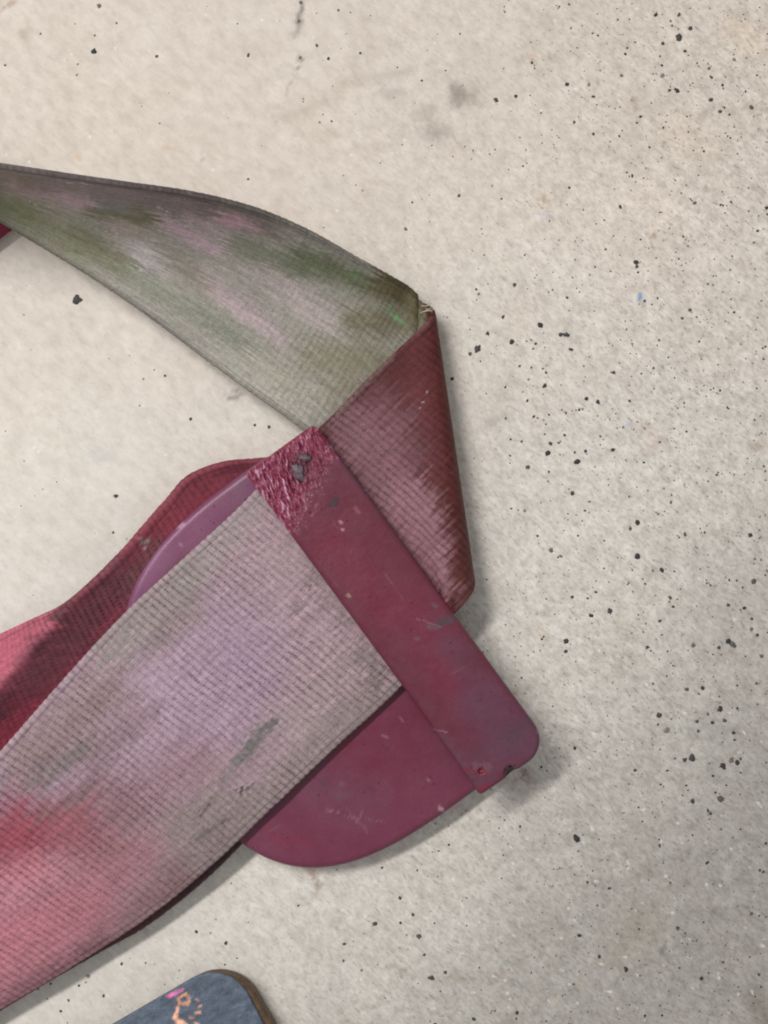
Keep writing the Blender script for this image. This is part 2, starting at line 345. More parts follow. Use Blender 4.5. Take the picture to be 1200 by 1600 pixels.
def webbing(name, core, sA, sB, colour_fn, parent, thick=0.00105, sign=1, label=None, ribk=None):
    """core: (n, m, 3) centre surface, columns run across the strap; weave relief is real geometry"""
    n, m = core.shape[:2]
    t = np.linspace(0, 1, m)
    du = np.gradient(core, axis=0); dv = np.gradient(core, axis=1)
    nor = np.cross(du, dv); nor /= np.maximum(np.linalg.norm(nor, axis=-1, keepdims=True), 1e-12); nor *= sign
    s = sA[:, None]*(1-t)+sB[:, None]*t
    width = 370*K; c = t*width
    px, py = PX(core)
    jit = 0.5*fbm(s/(7*RIB), c[None]/(9*RIB)+3, 3)
    r = s/RIB+jit; cc = (c/YARN)[None]+0.25*fbm(s/(3*RIB), c[None]/(3*RIB), 2)
    rib = np.abs(np.sin(math.pi*r)); row = np.floor(r)
    yarn = 0.5+0.5*np.cos(2*math.pi*cc+0.9*(row % 3))
    wear = np.clip(0.62+0.75*fbm(s/(16*RIB)+5, c[None]/(12*RIB), 3), 0.12, 1.0)
    h2 = np.sin(np.floor(cc+0.5)*269.5+np.floor(r+0.5)*183.3)*43758.5; h2 = h2-np.floor(h2)
    h3 = np.sin(np.floor(r+0.5)*77.7+np.floor(cc/14)*31.3)*43758.5; h3 = h3-np.floor(h3)
    wear = wear*(0.5+0.7*h2)*(0.78+0.3*h3)
    if ribk is not None: wear = wear*ribk[:, None]
    groove = sstep(0.22, 0.72, 1-rib)*(0.30+0.85*sstep(0.15, 0.8, yarn))
    rnd = rng.random(r.shape)
    disp = 0.00005*wear*(rib**0.7)+0.00004*(1-yarn)+0.00002*rnd
    edge = np.minimum(t, 1-t)[None]*width
    sel = 1-sstep(0, 0.0011, edge)                  # rounded, finer selvage
    disp = disp*(1-0.4*sel)
    prof = thick/2*np.sqrt(np.clip(1-(np.maximum(0, 1-edge/(thick*0.55)))**2, 0, 1))
    # scalloped edge
    lat = dv/np.maximum(np.linalg.norm(dv, axis=-1, keepdims=True), 1e-12)
    sg = np.where(t < 0.5, -1, 1)[None, :, None]
    fray = (0.00009*np.abs(np.sin(math.pi*r))+0.00009*rng.random((n, 1)))*sel
    top = core+nor*(prof+disp)[..., None]+lat*sg*fray[..., None]
    bot = (core-nor*(prof+disp)[..., None]+lat*sg*fray[..., None])[:, -2:0:-1]
    V = np.concatenate([top, bot], 1)
    # stains wick along the yarns, so their edges break up thread by thread
    yi = np.floor(cc); hy = np.sin(yi*91.7+np.floor(s/0.02+0.31*yi)*57.3)*43758.5; hy = hy-np.floor(hy)-0.5
    gx, gy = np.gradient(px, axis=0), np.gradient(py, axis=0); gl = np.maximum(np.hypot(gx, gy), 1e-6)
    off = 34*hy+10*fbm(cc*0.6, s/(6*RIB), 2)
    col = colour_fn(px+gx/gl*off, py+gy/gl*off, s, t, core)
    g = np.clip(groove*wear, 0, 1)[..., None]
    col = col*(1-np.array([0.61, 0.75, 0.69])*g)*(1+0.08*(rib[..., None]-0.5)*wear[..., None])  # gaps between yarns: dirt and depth shade, both darkened in colour
    if ribk is not None:                            # the rubbed outer face shows its lengthwise yarns instead
        yl = (0.5+0.5*np.cos(2*math.pi*cc))[..., None]*(1-ribk)[:, None, None]
        col = col*(1-0.42*yl*(0.6+0.8*rnd[..., None]))
    if ribk is not None: col = col*(1-0.6*(1-sstep(0.0004, 0.0014, edge))*(1-ribk)[:, None])[..., None]  # selvage darkened in colour to cancel the light its thickness catches
    col = col*(1-0.35*np.exp(-((edge-0.0013)/0.0002)**2))[..., None]
    hsh = np.sin(np.floor(cc)*127.1+np.floor(s/(1.6*RIB)+0.37*np.floor(cc))*311.7)*43758.5; hsh = (hsh-np.floor(hsh))[..., None]
    col = col*(1+0.22*(hsh-0.5))
    lines = fbm(cc*0.35, s/(30*RIB), 2)[..., None]; tuft = fbm(px/9, py/9, 2)[..., None]
    col = col*(1+0.10*lines+0.12*tuft+0.16*(rnd[..., None]-0.5))
    colb = col[:, -2:0:-1]
    if sign > 0: V = V[:, ::-1]; col2 = np.concatenate([col, colb], 1)[:, ::-1]
    else: col2 = np.concatenate([col, colb], 1)
    me = mesh_grid(name, V, cyc_v=True); set_col(me, col2)
    return obj(name, me, M_web, parent, label)

strap = thing('webbing_strap', (0, 0, 0), 'faded crimson woven strap with grey dirt, folded back beside the plastic slider', 'strap')

mm = 0.001
f_ax = np.array([0.145, 0.989]); f_out = np.array([0.989, -0.145])
st = []
def add(a, za, b, zb): st.append((W(a[0], a[1], za*mm), W(b[0], b[1], zb*mm)))
add((-860,2010),18,(-640,2060),9)
add((-260,1440),15,(-25,1592),4.8)
add((-110,1290),13,(110,1511),4.8)
add((0,1175),12,(237,1428),5.2)
add((100,1061),10.5,(332,1350),6.2)
add((196,957),9.2,(430,1257),6.9)
add((300,861),8.3,(525,1166),7.1)
add((396,770),7.6,(621,1078),7.0)
add((446,714),7.2,(655,1040),7.2)
add((500,668),7.1,(683,1003),7.4)
add((590,577),7.3,(700,975),8.6)
rA, rB, zA, zB = 16, 34, 5.4, 5.6
i_roll0 = len(st)
for ph in (0, 30, 60, 90, 120, 150, 180):
    a = math.radians(ph); sh = -0.75*(a-math.pi/2)
    ca = np.array((660, 489.))+f_out*rA*math.sin(a)+f_ax*rA*sh*-1*-1
    cb = np.array((705, 918.))+f_out*rB*math.sin(a)+f_ax*rB*sh
    add(ca, zA+rA*K/mm*math.cos(a), cb, zB+rB*K/mm*math.cos(a))
i_roll1 = len(st)
add((648,456),4.2,(605,790),2.2)
add((636,446),5,(535,727),3.2)
add((616,434),7.5,(470,669),4.0)
add((558,402),12,(398,617),5)
add((480,359),18,(320,560),5.6)
add((400,326),23,(240,500),6)
add((300,301),27,(150,438),6.4)
add((200,287),30,(60,383),6.8)
add((100,273),31,(-30,330),7)
add((0,258),32,(-125,277),7)
add((-560,190),33,(-690,110),7)
st = np.array(st)                                # (k, 2, 3)
n_st = 1500
stx = np.concatenate([st, np.zeros((len(st), 1, 3))], 1)
stx[:, 2, 0] = np.where(np.arange(len(st)) >= i_roll1, 1.0, 0.0)*0.0
R_ = spline(st, n_st); A, B = R_[:, 0], R_[:, 1]
# how far each station has gone past the fold (0..1), found from the control stations
ksp = np.concatenate([[0], np.cumsum(np.linalg.norm(st[1:]-st[:-1], axis=-1).mean(1))])
tpos = np.linspace(0, ksp[-1], n_st)
lift = sstep(ksp[i_roll1-1], ksp[i_roll1+4], tpos)
crown = sstep(ksp[1], ksp[4], tpos)*(1-sstep(ksp[6], ksp[8], tpos))
sA = np.concatenate([[0], np.cumsum(np.linalg.norm(np.diff(A, axis=0), axis=-1))])
sB = np.concatenate([[0], np.cumsum(np.linalg.norm(np.diff(B, axis=0), axis=-1))])
m = 280; t = np.linspace(0, 1, m)
core = A[:, None]*(1-t)[None, :, None]+B[:, None]*t[None, :, None]
# green stretch: low flat edge B curls up to the standing edge A
q = 1-t
zz = B[:, None, 2]+(A-B)[:, None, 2]*(q**1.9)[None]
core[..., 2] = core[..., 2]*(1-lift[:, None])+zz*lift[:, None]
hq = q**0.92
hx = B[:, None, :2]+(A-B)[:, None, :2]*hq[None, :, None]
core[..., :2] = core[..., :2]*(1-lift[:, None, None])+hx*lift[:, None, None]
# slight crown and soft waves of worn webbing
arch = (4*t*(1-t))[None]
core[..., 2] += arch*(0.0008*crown[:, None])
wv = fbm(tpos[:, None]/0.03, t[None]*1.6, 2)
rollmask = sstep(ksp[i_roll0-3], ksp[i_roll0], tpos)*(1-sstep(ksp[i_roll1-1], ksp[i_roll1+1], tpos))
barmask = sstep(ksp[6], ksp[7], tpos)*(1-sstep(ksp[9], ksp[10], tpos))
core[..., 2] += 0.0006*wv*(1-np.maximum(rollmask, barmask))[:, None]

main_strokes = [
    # lower end towards the left
    (60, 1250, 330, 1010, 80, 60, (172, 142, 158), 0.9),
    (330, 1100, 420, 1000, 60, 50, (166, 136, 158), 0.8), (480, 1000, 430, 860, 60, 50, (176, 146, 152), 0.7),
    (250, 1180, 330, 1090, 50, 40, (178, 148, 166), 0.6), (520, 1050, 470, 1120, 40, 40, (170, 148, 150), 0.6),
    (40, 1190, 170, 1080, 30, 30, (150, 122, 118), 0.8), (150, 1180, 230, 1110, 22, 24, (138, 104, 108), 0.55), (60, 1220, 140, 1160, 14, 16, (112, 106, 96), 0.6),
    (180, 1010, 300, 900, 28, 22, (146, 138, 128), 0.7), (300, 890, 390, 800, 22, 20, (158, 146, 142), 0.6), (300, 960, 240, 1000, 18, 20, (138, 122, 118), 0.6),
    (-200, 1440, 20, 1310, 58, 55, (156, 62, 80), 0.9), (40, 1300, 120, 1290, 40, 45, (172, 70, 86), 0.75), (120, 1290, 170, 1330, 40, 40, (150, 86, 92), 0.6),
    (-200, 1560, 120, 1420, 60, 50, (200, 112, 128), 0.9), (120, 1410, 230, 1340, 40, 40, (172, 108, 116), 0.6), (-100, 1600, 80, 1490, 40, 40, (186, 112, 124), 0.8), (0, 1370, 60, 1360, 20, 25, (214, 128, 142), 0.7),
    (200, 1250, 300, 1190, 40, 40, (156, 112, 122), 0.6), (150, 1230, 200, 1260, 26, 30, (138, 92, 100), 0.5),
    (280, 1370, 380, 1270, 34, 22, (134, 118, 112), 0.8), (380, 1275, 600, 1075, 26, 18, (148, 130, 126), 0.8), (160, 1470, 280, 1375, 26, 22, (138, 96, 98), 0.7), (0, 1570, 160, 1470, 16, 14, (130, 84, 92), 0.7), (280, 1290, 340, 1250, 24, 24, (140, 128, 118), 0.6),
    (372, 1188, 418, 1134, 8, 7, (98, 100, 94), 0.8), (355, 1212, 372, 1190, 7, 8, (118, 116, 110), 0.6), (383, 1223, 386, 1225, 4, 3, (60, 56, 56), 0.9), (316, 1256, 320, 1258, 4, 3, (80, 74, 72), 0.8), (345, 1288, 350, 1285, 4, 4, (90, 84, 80), 0.7), (300, 1312, 330, 1296, 5, 6, (100, 96, 88), 0.6), (455, 958, 462, 950, 5, 5, (120, 104, 106), 0.6), (476, 920, 478, 922, 3, 2, (70, 58, 60), 0.8),
    (590, 1060, 560, 1010, 10, 14, (122, 108, 102), 0.6), (540, 980, 480, 890, 7, 10, (128, 110, 110), 0.5),
    (140, 1230, 60, 1275, 8, 9, (116, 96, 90), 0.5), (240, 1080, 250, 1075, 20, 22, (186, 158, 178), 0.5),
]
red_strokes = [
    (575, 680, 650, 800, 34, 26, (196, 150, 156), 0.6),
    (650, 455, 685, 492, 14, 8, (80, 56, 44), 0.9),
    (560, 690, 670, 880, 44, 36, (172, 122, 130), 0.85), (600, 640, 640, 700, 30, 30, (160, 110, 118), 0.7), (620, 760, 680, 850, 24, 22, (184, 134, 146), 0.7), (690, 870, 712, 930, 14, 12, (196, 146, 158), 0.7), (540, 660, 590, 740, 22, 20, (156, 112, 118), 0.7),
    (640, 520, 690, 640, 26, 22, (118, 48, 54), 0.85), (690, 600, 735, 900, 26, 20, (112, 52, 46), 0.8), (650, 600, 690, 740, 14, 16, (132, 66, 72), 0.6), (730, 900, 725, 950, 16, 12, (128, 66, 58), 0.7),
    (655, 628, 660, 632, 2.2, 1.5, (230, 225, 228), 0.8), (670, 495, 620, 545, 6, 6, (160, 116, 116), 0.5), (515, 660, 600, 570, 5, 5, (150, 124, 118), 0.6),
]
green_strokes = [
    (625, 440, 690, 500, 26, 12, (80, 64, 46), 0.95),
    (-100, 262, 320, 312, 26, 18, (128, 108, 108), 0.8), (320, 312, 420, 350, 18, 14, (122, 104, 98), 0.7), (20, 280, 70, 284, 10, 8, (112, 96, 72), 0.7),
    (-60, 300, 40, 330, 26, 20, (116, 120, 84), 0.85), (40, 330, 130, 400, 26, 22, (132, 132, 100), 0.7), (150, 318, 235, 340, 16, 12, (108, 108, 74), 0.85), (120, 360, 190, 410, 18, 16, (118, 116, 80), 0.7), (200, 425, 270, 470, 16, 16, (122, 128, 104), 0.5),
    (20, 290, 140, 316, 9, 9, (176, 146, 152), 0.8), (100, 302, 140, 318, 6, 6, (190, 156, 164), 0.6), (250, 338, 335, 388, 9, 9, (206, 164, 182), 0.85), (345, 335, 392, 352, 8, 6, (206, 152, 170), 0.85), (300, 340, 360, 370, 8, 7, (196, 158, 170), 0.7), (150, 312, 200, 320, 9, 9, (138, 130, 136), 0.6),
    (200, 370, 260, 410, 18, 18, (182, 168, 162), 0.8), (170, 350, 230, 360, 10, 10, (158, 138, 124), 0.6), (220, 395, 250, 412, 10, 9, (190, 178, 176), 0.7),
    (330, 430, 420, 500, 18, 18, (176, 152, 152), 0.6), (330, 450, 450, 540, 8, 9, (198, 166, 172), 0.7), (420, 420, 520, 490, 14, 14, (180, 158, 156), 0.6), (390, 420, 500, 510, 10, 9, (196, 168, 172), 0.5), (440, 440, 530, 520, 8, 9, (186, 164, 160), 0.5),
    (370, 380, 470, 420, 16, 14, (118, 120, 96), 0.7), (470, 400, 590, 450, 20, 16, (94, 100, 66), 0.85), (590, 440, 655, 480, 18, 14, (92, 80, 50), 0.9), (560, 500, 640, 500, 26, 20, (112, 104, 70), 0.75), (500, 560, 590, 560, 24, 22, (132, 122, 92), 0.7), (520, 620, 560, 590, 16, 14, (138, 126, 98), 0.6),
    (604, 482, 618, 494, 5, 4, (92, 150, 92), 0.85), (538, 430, 560, 424, 4, 5, (76, 116, 70), 0.7), (537, 426, 539, 428, 2, 1.5, (150, 150, 40), 0.8),
    (330, 560, 460, 650, 20, 18, (176, 168, 154), 0.75), (200, 470, 330, 560, 12, 12, (162, 154, 142), 0.7), (400, 560, 490, 620, 14, 14, (168, 160, 140), 0.6), (80, 400, 200, 480, 6, 7, (158, 152, 140), 0.6),
    (300, 480, 380, 540, 14, 16, (128, 130, 112), 0.6), (260, 400, 320, 440, 14, 14, (140, 128, 112), 0.6),
    (258, 320, 259, 321, 2.5, 1.5, (225, 228, 215), 0.9), (161, 354, 163, 356, 2.5, 1.5, (210, 222, 225), 0.9), (120, 278, 122, 279, 2.5, 2, (180, 190, 200), 0.8), (293, 300, 296, 302, 2.5, 2, (180, 185, 200), 0.7), (215, 416, 222, 420, 2, 2, (170, 200, 190), 0.7), (50, 312, 51, 313, 2, 1.5, (220, 225, 215), 0.8),
]
def col_main(px, py, s, tt, core_):
    # standing end lightened in colour to offset facing away from the lamp
    a = desat(paint(px, py, (164, 136, 144), main_strokes, 18, 22), 0.80, 1.03)*np.array([0.91, 0.895, 0.895])
    b = desat(paint(px, py, (106, 46, 46), red_strokes, 12, 16), 1.0, 0.56)
    c = desat(paint(px, py, (152, 144, 132), green_strokes, 14, 18, 0.7), 0.84, 1.14)*np.array([0.98, 1.0, 1.0])
    stn = np.arange(n_st)
    k1 = sstep(ksp[8], ksp[9], tpos)[:, None, None]           # crosses under the bar
    k2 = sstep(ksp[i_roll0+4], ksp[i_roll1-1], tpos)[:, None, None]   # past the fold: the dirty outer face
    col = a*(1-k1)+b*k1; col = col*(1-k2)+c*k2*(1+0.25*sstep(ksp[i_roll1+3], ksp[i_roll1+8], tpos))[:, None, None]
    # the fold itself shows the crimson face until it is under
    streak = fbm(tt[None]*30+0*s, s/0.05, 3)[..., None]
    return col*(1+0.16*streak)
past = sstep(ksp[i_roll0+4], ksp[i_roll1], tpos)
ribk = 1-past*(0.40+0.50*sstep(ksp[i_roll1+2], ksp[i_roll1+5], tpos))
webbing('strap_webbing', core, sA, sB, col_main, strap, sign=-1, ribk=ribk)

# the lower run of the same strap, under the slider: its far edge stands up and folds over towards the left
lo = [((470,712),1.0,(470,722),1.3,(640,900),1.5),
      ((432,714),1.4,(432,722),1.8,(600,930),1.5),
      ((392,718),2.2,(393,723),2.6,(560,960),1.5),
      ((350,722),3.6,(352,727),4.0,(520,985),1.5),
      ((308,736),5.0,(311,741),5.4,(480,1010),1.5),
      ((255,785),6.0,(258,790),6.3,(470,1200),1.3),
      ((182,868),6.6,(186,873),7.0,(385,1310),1.3),
      ((100,945),6.4,(104,951),8.2,(293,1398),1.4),
      ((52,968),3.4,(62,998),8.8,(228,1447),1.4),
      ((0,992),1.8,(2,1066),9.4,(148,1492),1.4),
      ((-80,1035),1.2,(-78,1160),10.0,(45,1552),1.4),
      ((-640,1440),1.2,(-640,1650),11.5,(-530,1930),1.4)]
L = np.array([[W(*o, zo*mm), W(*r_, zr*mm), W(*i_, zi*mm)] for o, zo, r_, zr, i_, zi in lo])
nL, mL = 420, 260
Lr = spline(L, nL)
O_, R2, I_ = Lr[:, 0], Lr[:, 1], Lr[:, 2]
w1 = np.linalg.norm(O_-R2, axis=-1); w2 = np.linalg.norm(R2-I_, axis=-1)
fr = np.clip(w1/(w1+w2), 0.02, 0.6)
tt = np.linspace(0, 1, mL)[None]
# columns spaced evenly over the whole width; the ridge softens into a crease
x = tt*(w1+w2)[:, None]
x1 = np.clip(x/w1[:, None], 0, 1); x2 = np.clip((x-w1[:, None])/w2[:, None], 0, 1)
coreL = O_[:, None]+(R2-O_)[:, None]*x1[..., None]+(I_-R2)[:, None]*x2[..., None]
zdrop = I_[:, None, 2]+(R2-I_)[:, None, 2]*(1-x2)**6
coreL[..., 2] = np.where(x > w1[:, None], zdrop, coreL[..., 2])
for _ in range(3):
    coreL[:, 1:-1] = 0.25*coreL[:, :-2]+0.5*coreL[:, 1:-1]+0.25*coreL[:, 2:]
sL = np.concatenate([[0], np.cumsum(np.linalg.norm(np.diff(R2, axis=0), axis=-1))])
lower_strokes = [
    (400, 1300, 290, 1398, 40, 20, (74, 52, 52), 0.9), (290, 1398, -100, 1650, 30, 16, (82, 52, 54), 0.9),  # dark lower margin: shade beneath the main strap put into the colour
    (100, 960, -20, 1120, 16, 10, (104, 52, 62), 0.8), (-20, 1010, 70, 968, 20, 14, (190, 84, 108), 0.7), (0, 1020, -200, 1180, 40, 30, (194, 86, 112), 0.8),  # crease darkened and far facet pinker, its shade and light painted in
    (330, 770, 240, 840, 22, 20, (150, 52, 68), 0.7), (250, 860, 200, 920, 16, 18, (116, 78, 78), 0.7), (180, 900, 120, 990, 20, 20, (96, 60, 66), 0.6), (60, 1130, 130, 1040, 26, 22, (150, 46, 70), 0.7), (0, 1160, 60, 1120, 20, 20, (170, 44, 72), 0.6), (110, 1010, 60, 1060, 20, 22, (104, 60, 70), 0.6),
    (216, 853, 222, 856, 4, 2.5, (150, 146, 138), 0.85), (350, 735, 390, 730, 8, 8, (86, 20, 34), 0.6),
]
def col_lower(px, py, s, tt, core_):
    c = desat(paint(px, py, (134, 52, 68), lower_strokes, 10, 20), 0.82, 1.0)
    return c*(1+0.14*fbm(tt*25+0*s, s/0.04, 3)[..., None])
webbing('strap_webbing', coreL, sL, sL, col_lower, strap, thick=0.0011, sign=1, label='darker crimson run of strap lying under the slider')

# loose fuzz along the worn selvages, too fine to count
FZ_V, FZ_F = [], []
def add_fuzz(P, n, outward, zlift):
    for _ in range(n):
        i = int(rng.integers(8, len(P)-8)); p0 = P[i]; tg = P[i+4]-P[i-4]; tg = tg/np.linalg.norm(tg)
        sd = np.array([tg[1], -tg[0], 0])*outward
        Lh = rng.uniform(0.0006, 0.0022); a = rng.normal(0, 0.8)
        d0 = sd*math.cos(a)+tg*math.sin(a)+np.array([0, 0, rng.uniform(-0.1, 0.5)]); bend = tg*rng.normal(0, 0.5)
        b = len(FZ_V); rr = 0.000028
        for k in range(5):
            u_ = k/4; c_ = p0-sd*0.0003+np.array([0, 0, zlift])+d0*Lh*u_+bend*Lh*u_*u_
            for j in range(3):
                an = j*2.094; FZ_V.append(c_+rr*(1-0.6*u_)*(sd*math.cos(an)+np.array([0, 0, 1])*math.sin(an)))
        for k in range(4):
            for j in range(3):
                j2 = (j+1) % 3; FZ_F.append((b+3*k+j, b+3*k+j2, b+3*k+3+j2, b+3*k+3+j))
add_fuzz(A[:int(n_st*0.38)], 90, -1, 0.0003); add_fuzz(B[:int(n_st*0.30)], 110, 1, 0.0003); add_fuzz(B[int(n_st*0.66):], 50, 1, 0.0003); add_fuzz(O_, 60, -1, 0.0002)
fzm = mesh_raw('edge_fuzz', np.array(FZ_V), np.array(FZ_F)); set_col(fzm, np.tile(lin((150, 128, 128)), (len(FZ_V), 1)))
obj('edge_fuzz', fzm, M_web, strap, kind='stuff')

# the strap's return run, of which a corner shows under the standing run at the left edge
fr_ = np.array([[W(66, 268, 4*mm), W(96, 308, 2*mm)], [W(24, 276, 4*mm), W(19, 359, 2*mm)], [W(-70, 300, 5*mm), W(-66, 424, 2*mm)], [W(-600, 640, 5*mm), W(-600, 800, 2*mm)]])
fr2 = spline(fr_, 200); tf = np.linspace(0, 1, 140)
coreF = fr2[:, :1]*(1-tf)[None, :, None]+fr2[:, 1:]*tf[None, :, None]
sF = np.concatenate([[0], np.cumsum(np.linalg.norm(np.diff(fr2[:, 1], axis=0), axis=-1))])
webbing('strap_webbing', coreF, sF, sF, lambda px, py, s, tt, c_: paint(px, py, (116, 36, 56), [], 8, 20), strap, thick=0.0011, sign=1, label='dark red corner of strap at the left edge')

# ------------------------------------------------------------------ moulded slabs (slider, pad)
def outline_pts(fn, n): return np.array([fn(i/n) for i in range(n)])
def resample_closed(P, n):
    P = np.asarray(P, float); Q = np.vstack([P, P[:1]]); d = np.concatenate([[0], np.cumsum(np.linalg.norm(np.diff(Q, axis=0), axis=1))])
    t_ = np.linspace(0, d[-1], n, endpoint=False)
    return np.stack([np.interp(t_, d, Q[:, 0]), np.interp(t_, d, Q[:, 1])], 1)
def round_poly(corners, radii, seg=14):
    out = []; k = len(corners); C = np.array(corners, float)
    for i in range(k):
        p, a, b = C[i], C[i-1], C[(i+1) % k]; r = radii[i]
        if r <= 0: out.append(p); continue
        ua = (a-p)/np.linalg.norm(a-p); ub = (b-p)/np.linalg.norm(b-p)
        th = math.acos(np.clip(ua@ub, -1, 1)); d = r/math.tan(th/2)
        c = p+(ua+ub)/np.linalg.norm(ua+ub)*r/math.sin(th/2)
        s0 = p+ua*d-c; s1 = p+ub*d-c
        a0 = math.atan2(s0[1], s0[0]); da = (math.atan2(s1[1], s1[0])-a0+math.pi) % (2*math.pi)-math.pi
        for j in range(seg+1):
            q_ = a0+da*j/seg; out.append(c+r*np.array([math.cos(q_), math.sin(q_)]))
    return np.array(out)
def slab(name, out_px, med0, med1, z0, z1, bev, nring, zfun=None, colour=None, side_flare=None, nout=640, bev_bottom=None):
    """closed moulding: outline in photo pixels at its top height, medial segment to shrink towards, bevelled rim, dense top"""
    P = resample_closed(out_px, nout)
    m0, m1 = np.array(med0, float), np.array(med1, float)
    dm = m1-m0; LL = max(dm@dm, 1e-9)
    tq = np.clip(((P-m0)@dm)/LL, 0, 1); Mp = m0+tq[:, None]*dm
    dist = np.linalg.norm(P-Mp, axis=1, keepdims=True); inw = (Mp-P)/dist
    rings = []
    bb = bev if bev_bottom is None else bev_bottom
    bpx = bev/K
    def ring(inset, z): rings.append((P+inw*inset, z, 0.0))
    rings.append((P*0.02+Mp*0.98, z0, 0)); rings.append((P*0.5+Mp*0.5, z0, 0))
    for a in np.linspace(0, math.pi/2, 5): ring(bb/K*(1-math.sin(a)), z0+bb*(1-math.cos(a)))
    for a in np.linspace(0, math.pi/2, 9): ring(bpx*(1-math.cos(a)), z1-bev+bev*math.sin(a))
    base_in = P+inw*bpx
    for f in np.linspace(0, 1, nring+1)[1:]:
        rings.append((base_in+(Mp-base_in)*f, z1, 1.0))
    V = []; px_ = []; top = []
    for q_, z, tflag in rings:
        base = W(q_[:, 0], q_[:, 1], np.full(len(P), z1)); base[:, 2] = z
        V.append(base); px_.append(q_); top.append(np.full(len(P), 1.0 if z > (z0+z1)/2 else 0.0))
    V = np.array(V); px_ = np.array(px_); top = np.array(top)
    if zfun is not None:
        dz = zfun(px_[..., 0], px_[..., 1], top); V[..., 2] += dz
    col = colour(px_[..., 0], px_[..., 1], top)
    V2 = V
    # orientation: make outward
    area2 = np.sum(P[:, 0]*np.roll(P[:, 1], -1)-np.roll(P[:, 0], -1)*P[:, 1])
    if area2 > 0: V2 = V[:, ::-1]; col = col[:, ::-1]
    me = mesh_grid(name, V2, cyc_v=True)
    import bmesh
    set_col(me, col); return me
ORI = np.array([565., 998.]); UU = np.array([0.585, 0.811]); VV = np.array([-0.811, 0.585])
def uv2px(u, v): return ORI+UU*u+VV*v
def px2uv(px, py): dx, dy = px-ORI[0], py-ORI[1]; return dx*UU[0]+dy*UU[1], dx*VV[0]+dy*VV[1]

slider = thing('strap_slider', (0, 0, 0), 'scuffed maroon plastic slider, straight cross bar over the strap and rounded plate beneath it', 'buckle')
# plate
pts = []
e = 3.1
for a in np.linspace(-math.pi/2, math.pi/2, 160):
    ca, sa = math.cos(a), math.sin(a)
    k_ = 0.5+0.5*math.tanh(sa*6); ee = 2.8*(1-k_)+3.2*k_; half = 320*(1-k_)+298*k_
    pts.append(uv2px(half*np.sign(sa)*abs(sa)**(2/ee), 356*abs(ca)**(2/ee)))
pts += [uv2px(298, -40), uv2px(298, -118), uv2px(-308, -118), uv2px(-318, -40)]
plate_strokes = [
    (420, 1310, 720, 1230, 40, 40, (128, 52, 72), 0.6), (520, 1200, 640, 1120, 60, 50, (122, 34, 58), 0.7),
    (400, 1310, 420, 1325, 22, 20, (132, 62, 82), 0.6), (470, 1220, 560, 1250, 30, 40, (122, 66, 82), 0.6),
    (505, 1222, 512, 1232, 5, 5, (92, 62, 70), 0.45), (533, 1224, 536, 1226, 3, 2.5, (118, 100, 104), 0.6), (580, 1232, 584, 1234, 4, 4, (92, 48, 58), 0.4), (528, 1246, 545, 1240, 3, 4, (116, 88, 96), 0.3),
    (410, 1290, 440, 1322, 3, 3, (146, 34, 60), 0.35), (430, 1310, 480, 1320, 6, 9, (146, 38, 64), 0.3),
    (508, 1266, 530, 1270, 1.0, 1.0, (186, 140, 150), 0.35), (540, 1262, 575, 1300, 0.9, 1.0, (170, 120, 132), 0.3), (540, 1276, 600, 1284, 0.9, 1.0, (176, 126, 138), 0.3), (556, 1290, 566, 1268, 0.9, 1, (170, 122, 134), 0.3),
    (688, 1262, 691, 1264, 3, 2, (196, 160, 160), 0.8), (600, 1150, 604, 1152, 2, 1.5, (160, 110, 120), 0.7), (667, 1218, 669, 1219, 2, 1.5, (170, 120, 120), 0.7), (625, 1120, 630, 1130, 1.5, 1.5, (165, 110, 120), 0.5),
    (390, 762, 240, 870, 30, 20, (138, 76, 102), 0.85), (240, 870, 200, 960, 26, 18, (146, 83, 113), 0.85), (300, 850, 330, 830, 20, 20, (140, 70, 100), 0.6),  # mauve crescent: reflected light put into the colour
    (275, 822, 284, 818, 3, 2, (206, 160, 178), 0.7), (370, 770, 376, 752, 10, 10, (128, 88, 100), 0.6), (280, 850, 283, 851, 2, 1.5, (190, 140, 160), 0.7),
]
def plate_col(px, py, top): return desat(paint(px, py, (122, 46, 68), plate_strokes, 5, 12), 0.92, 1.0)*np.array([0.78, 0.80, 0.92])*(1+0.04*fbm(px/40, py/40, 3)[..., None])
def plate_z(px, py, top):
    u, v = px2uv(px, py)
    return 0.0003*fbm(px/120, py/120, 2)-0.0009*sstep(180, 354, v)-0.0006*sstep(150, 298, u)*sstep(100, 250, v)
me = slab('plate', np.array(pts), uv2px(-40, 60), uv2px(40, 60), 0.0030, 0.0056, 0.0015, 70, plate_z, plate_col, nout=700, bev_bottom=0.0008)
obj('plate', me, M_pla, slider)

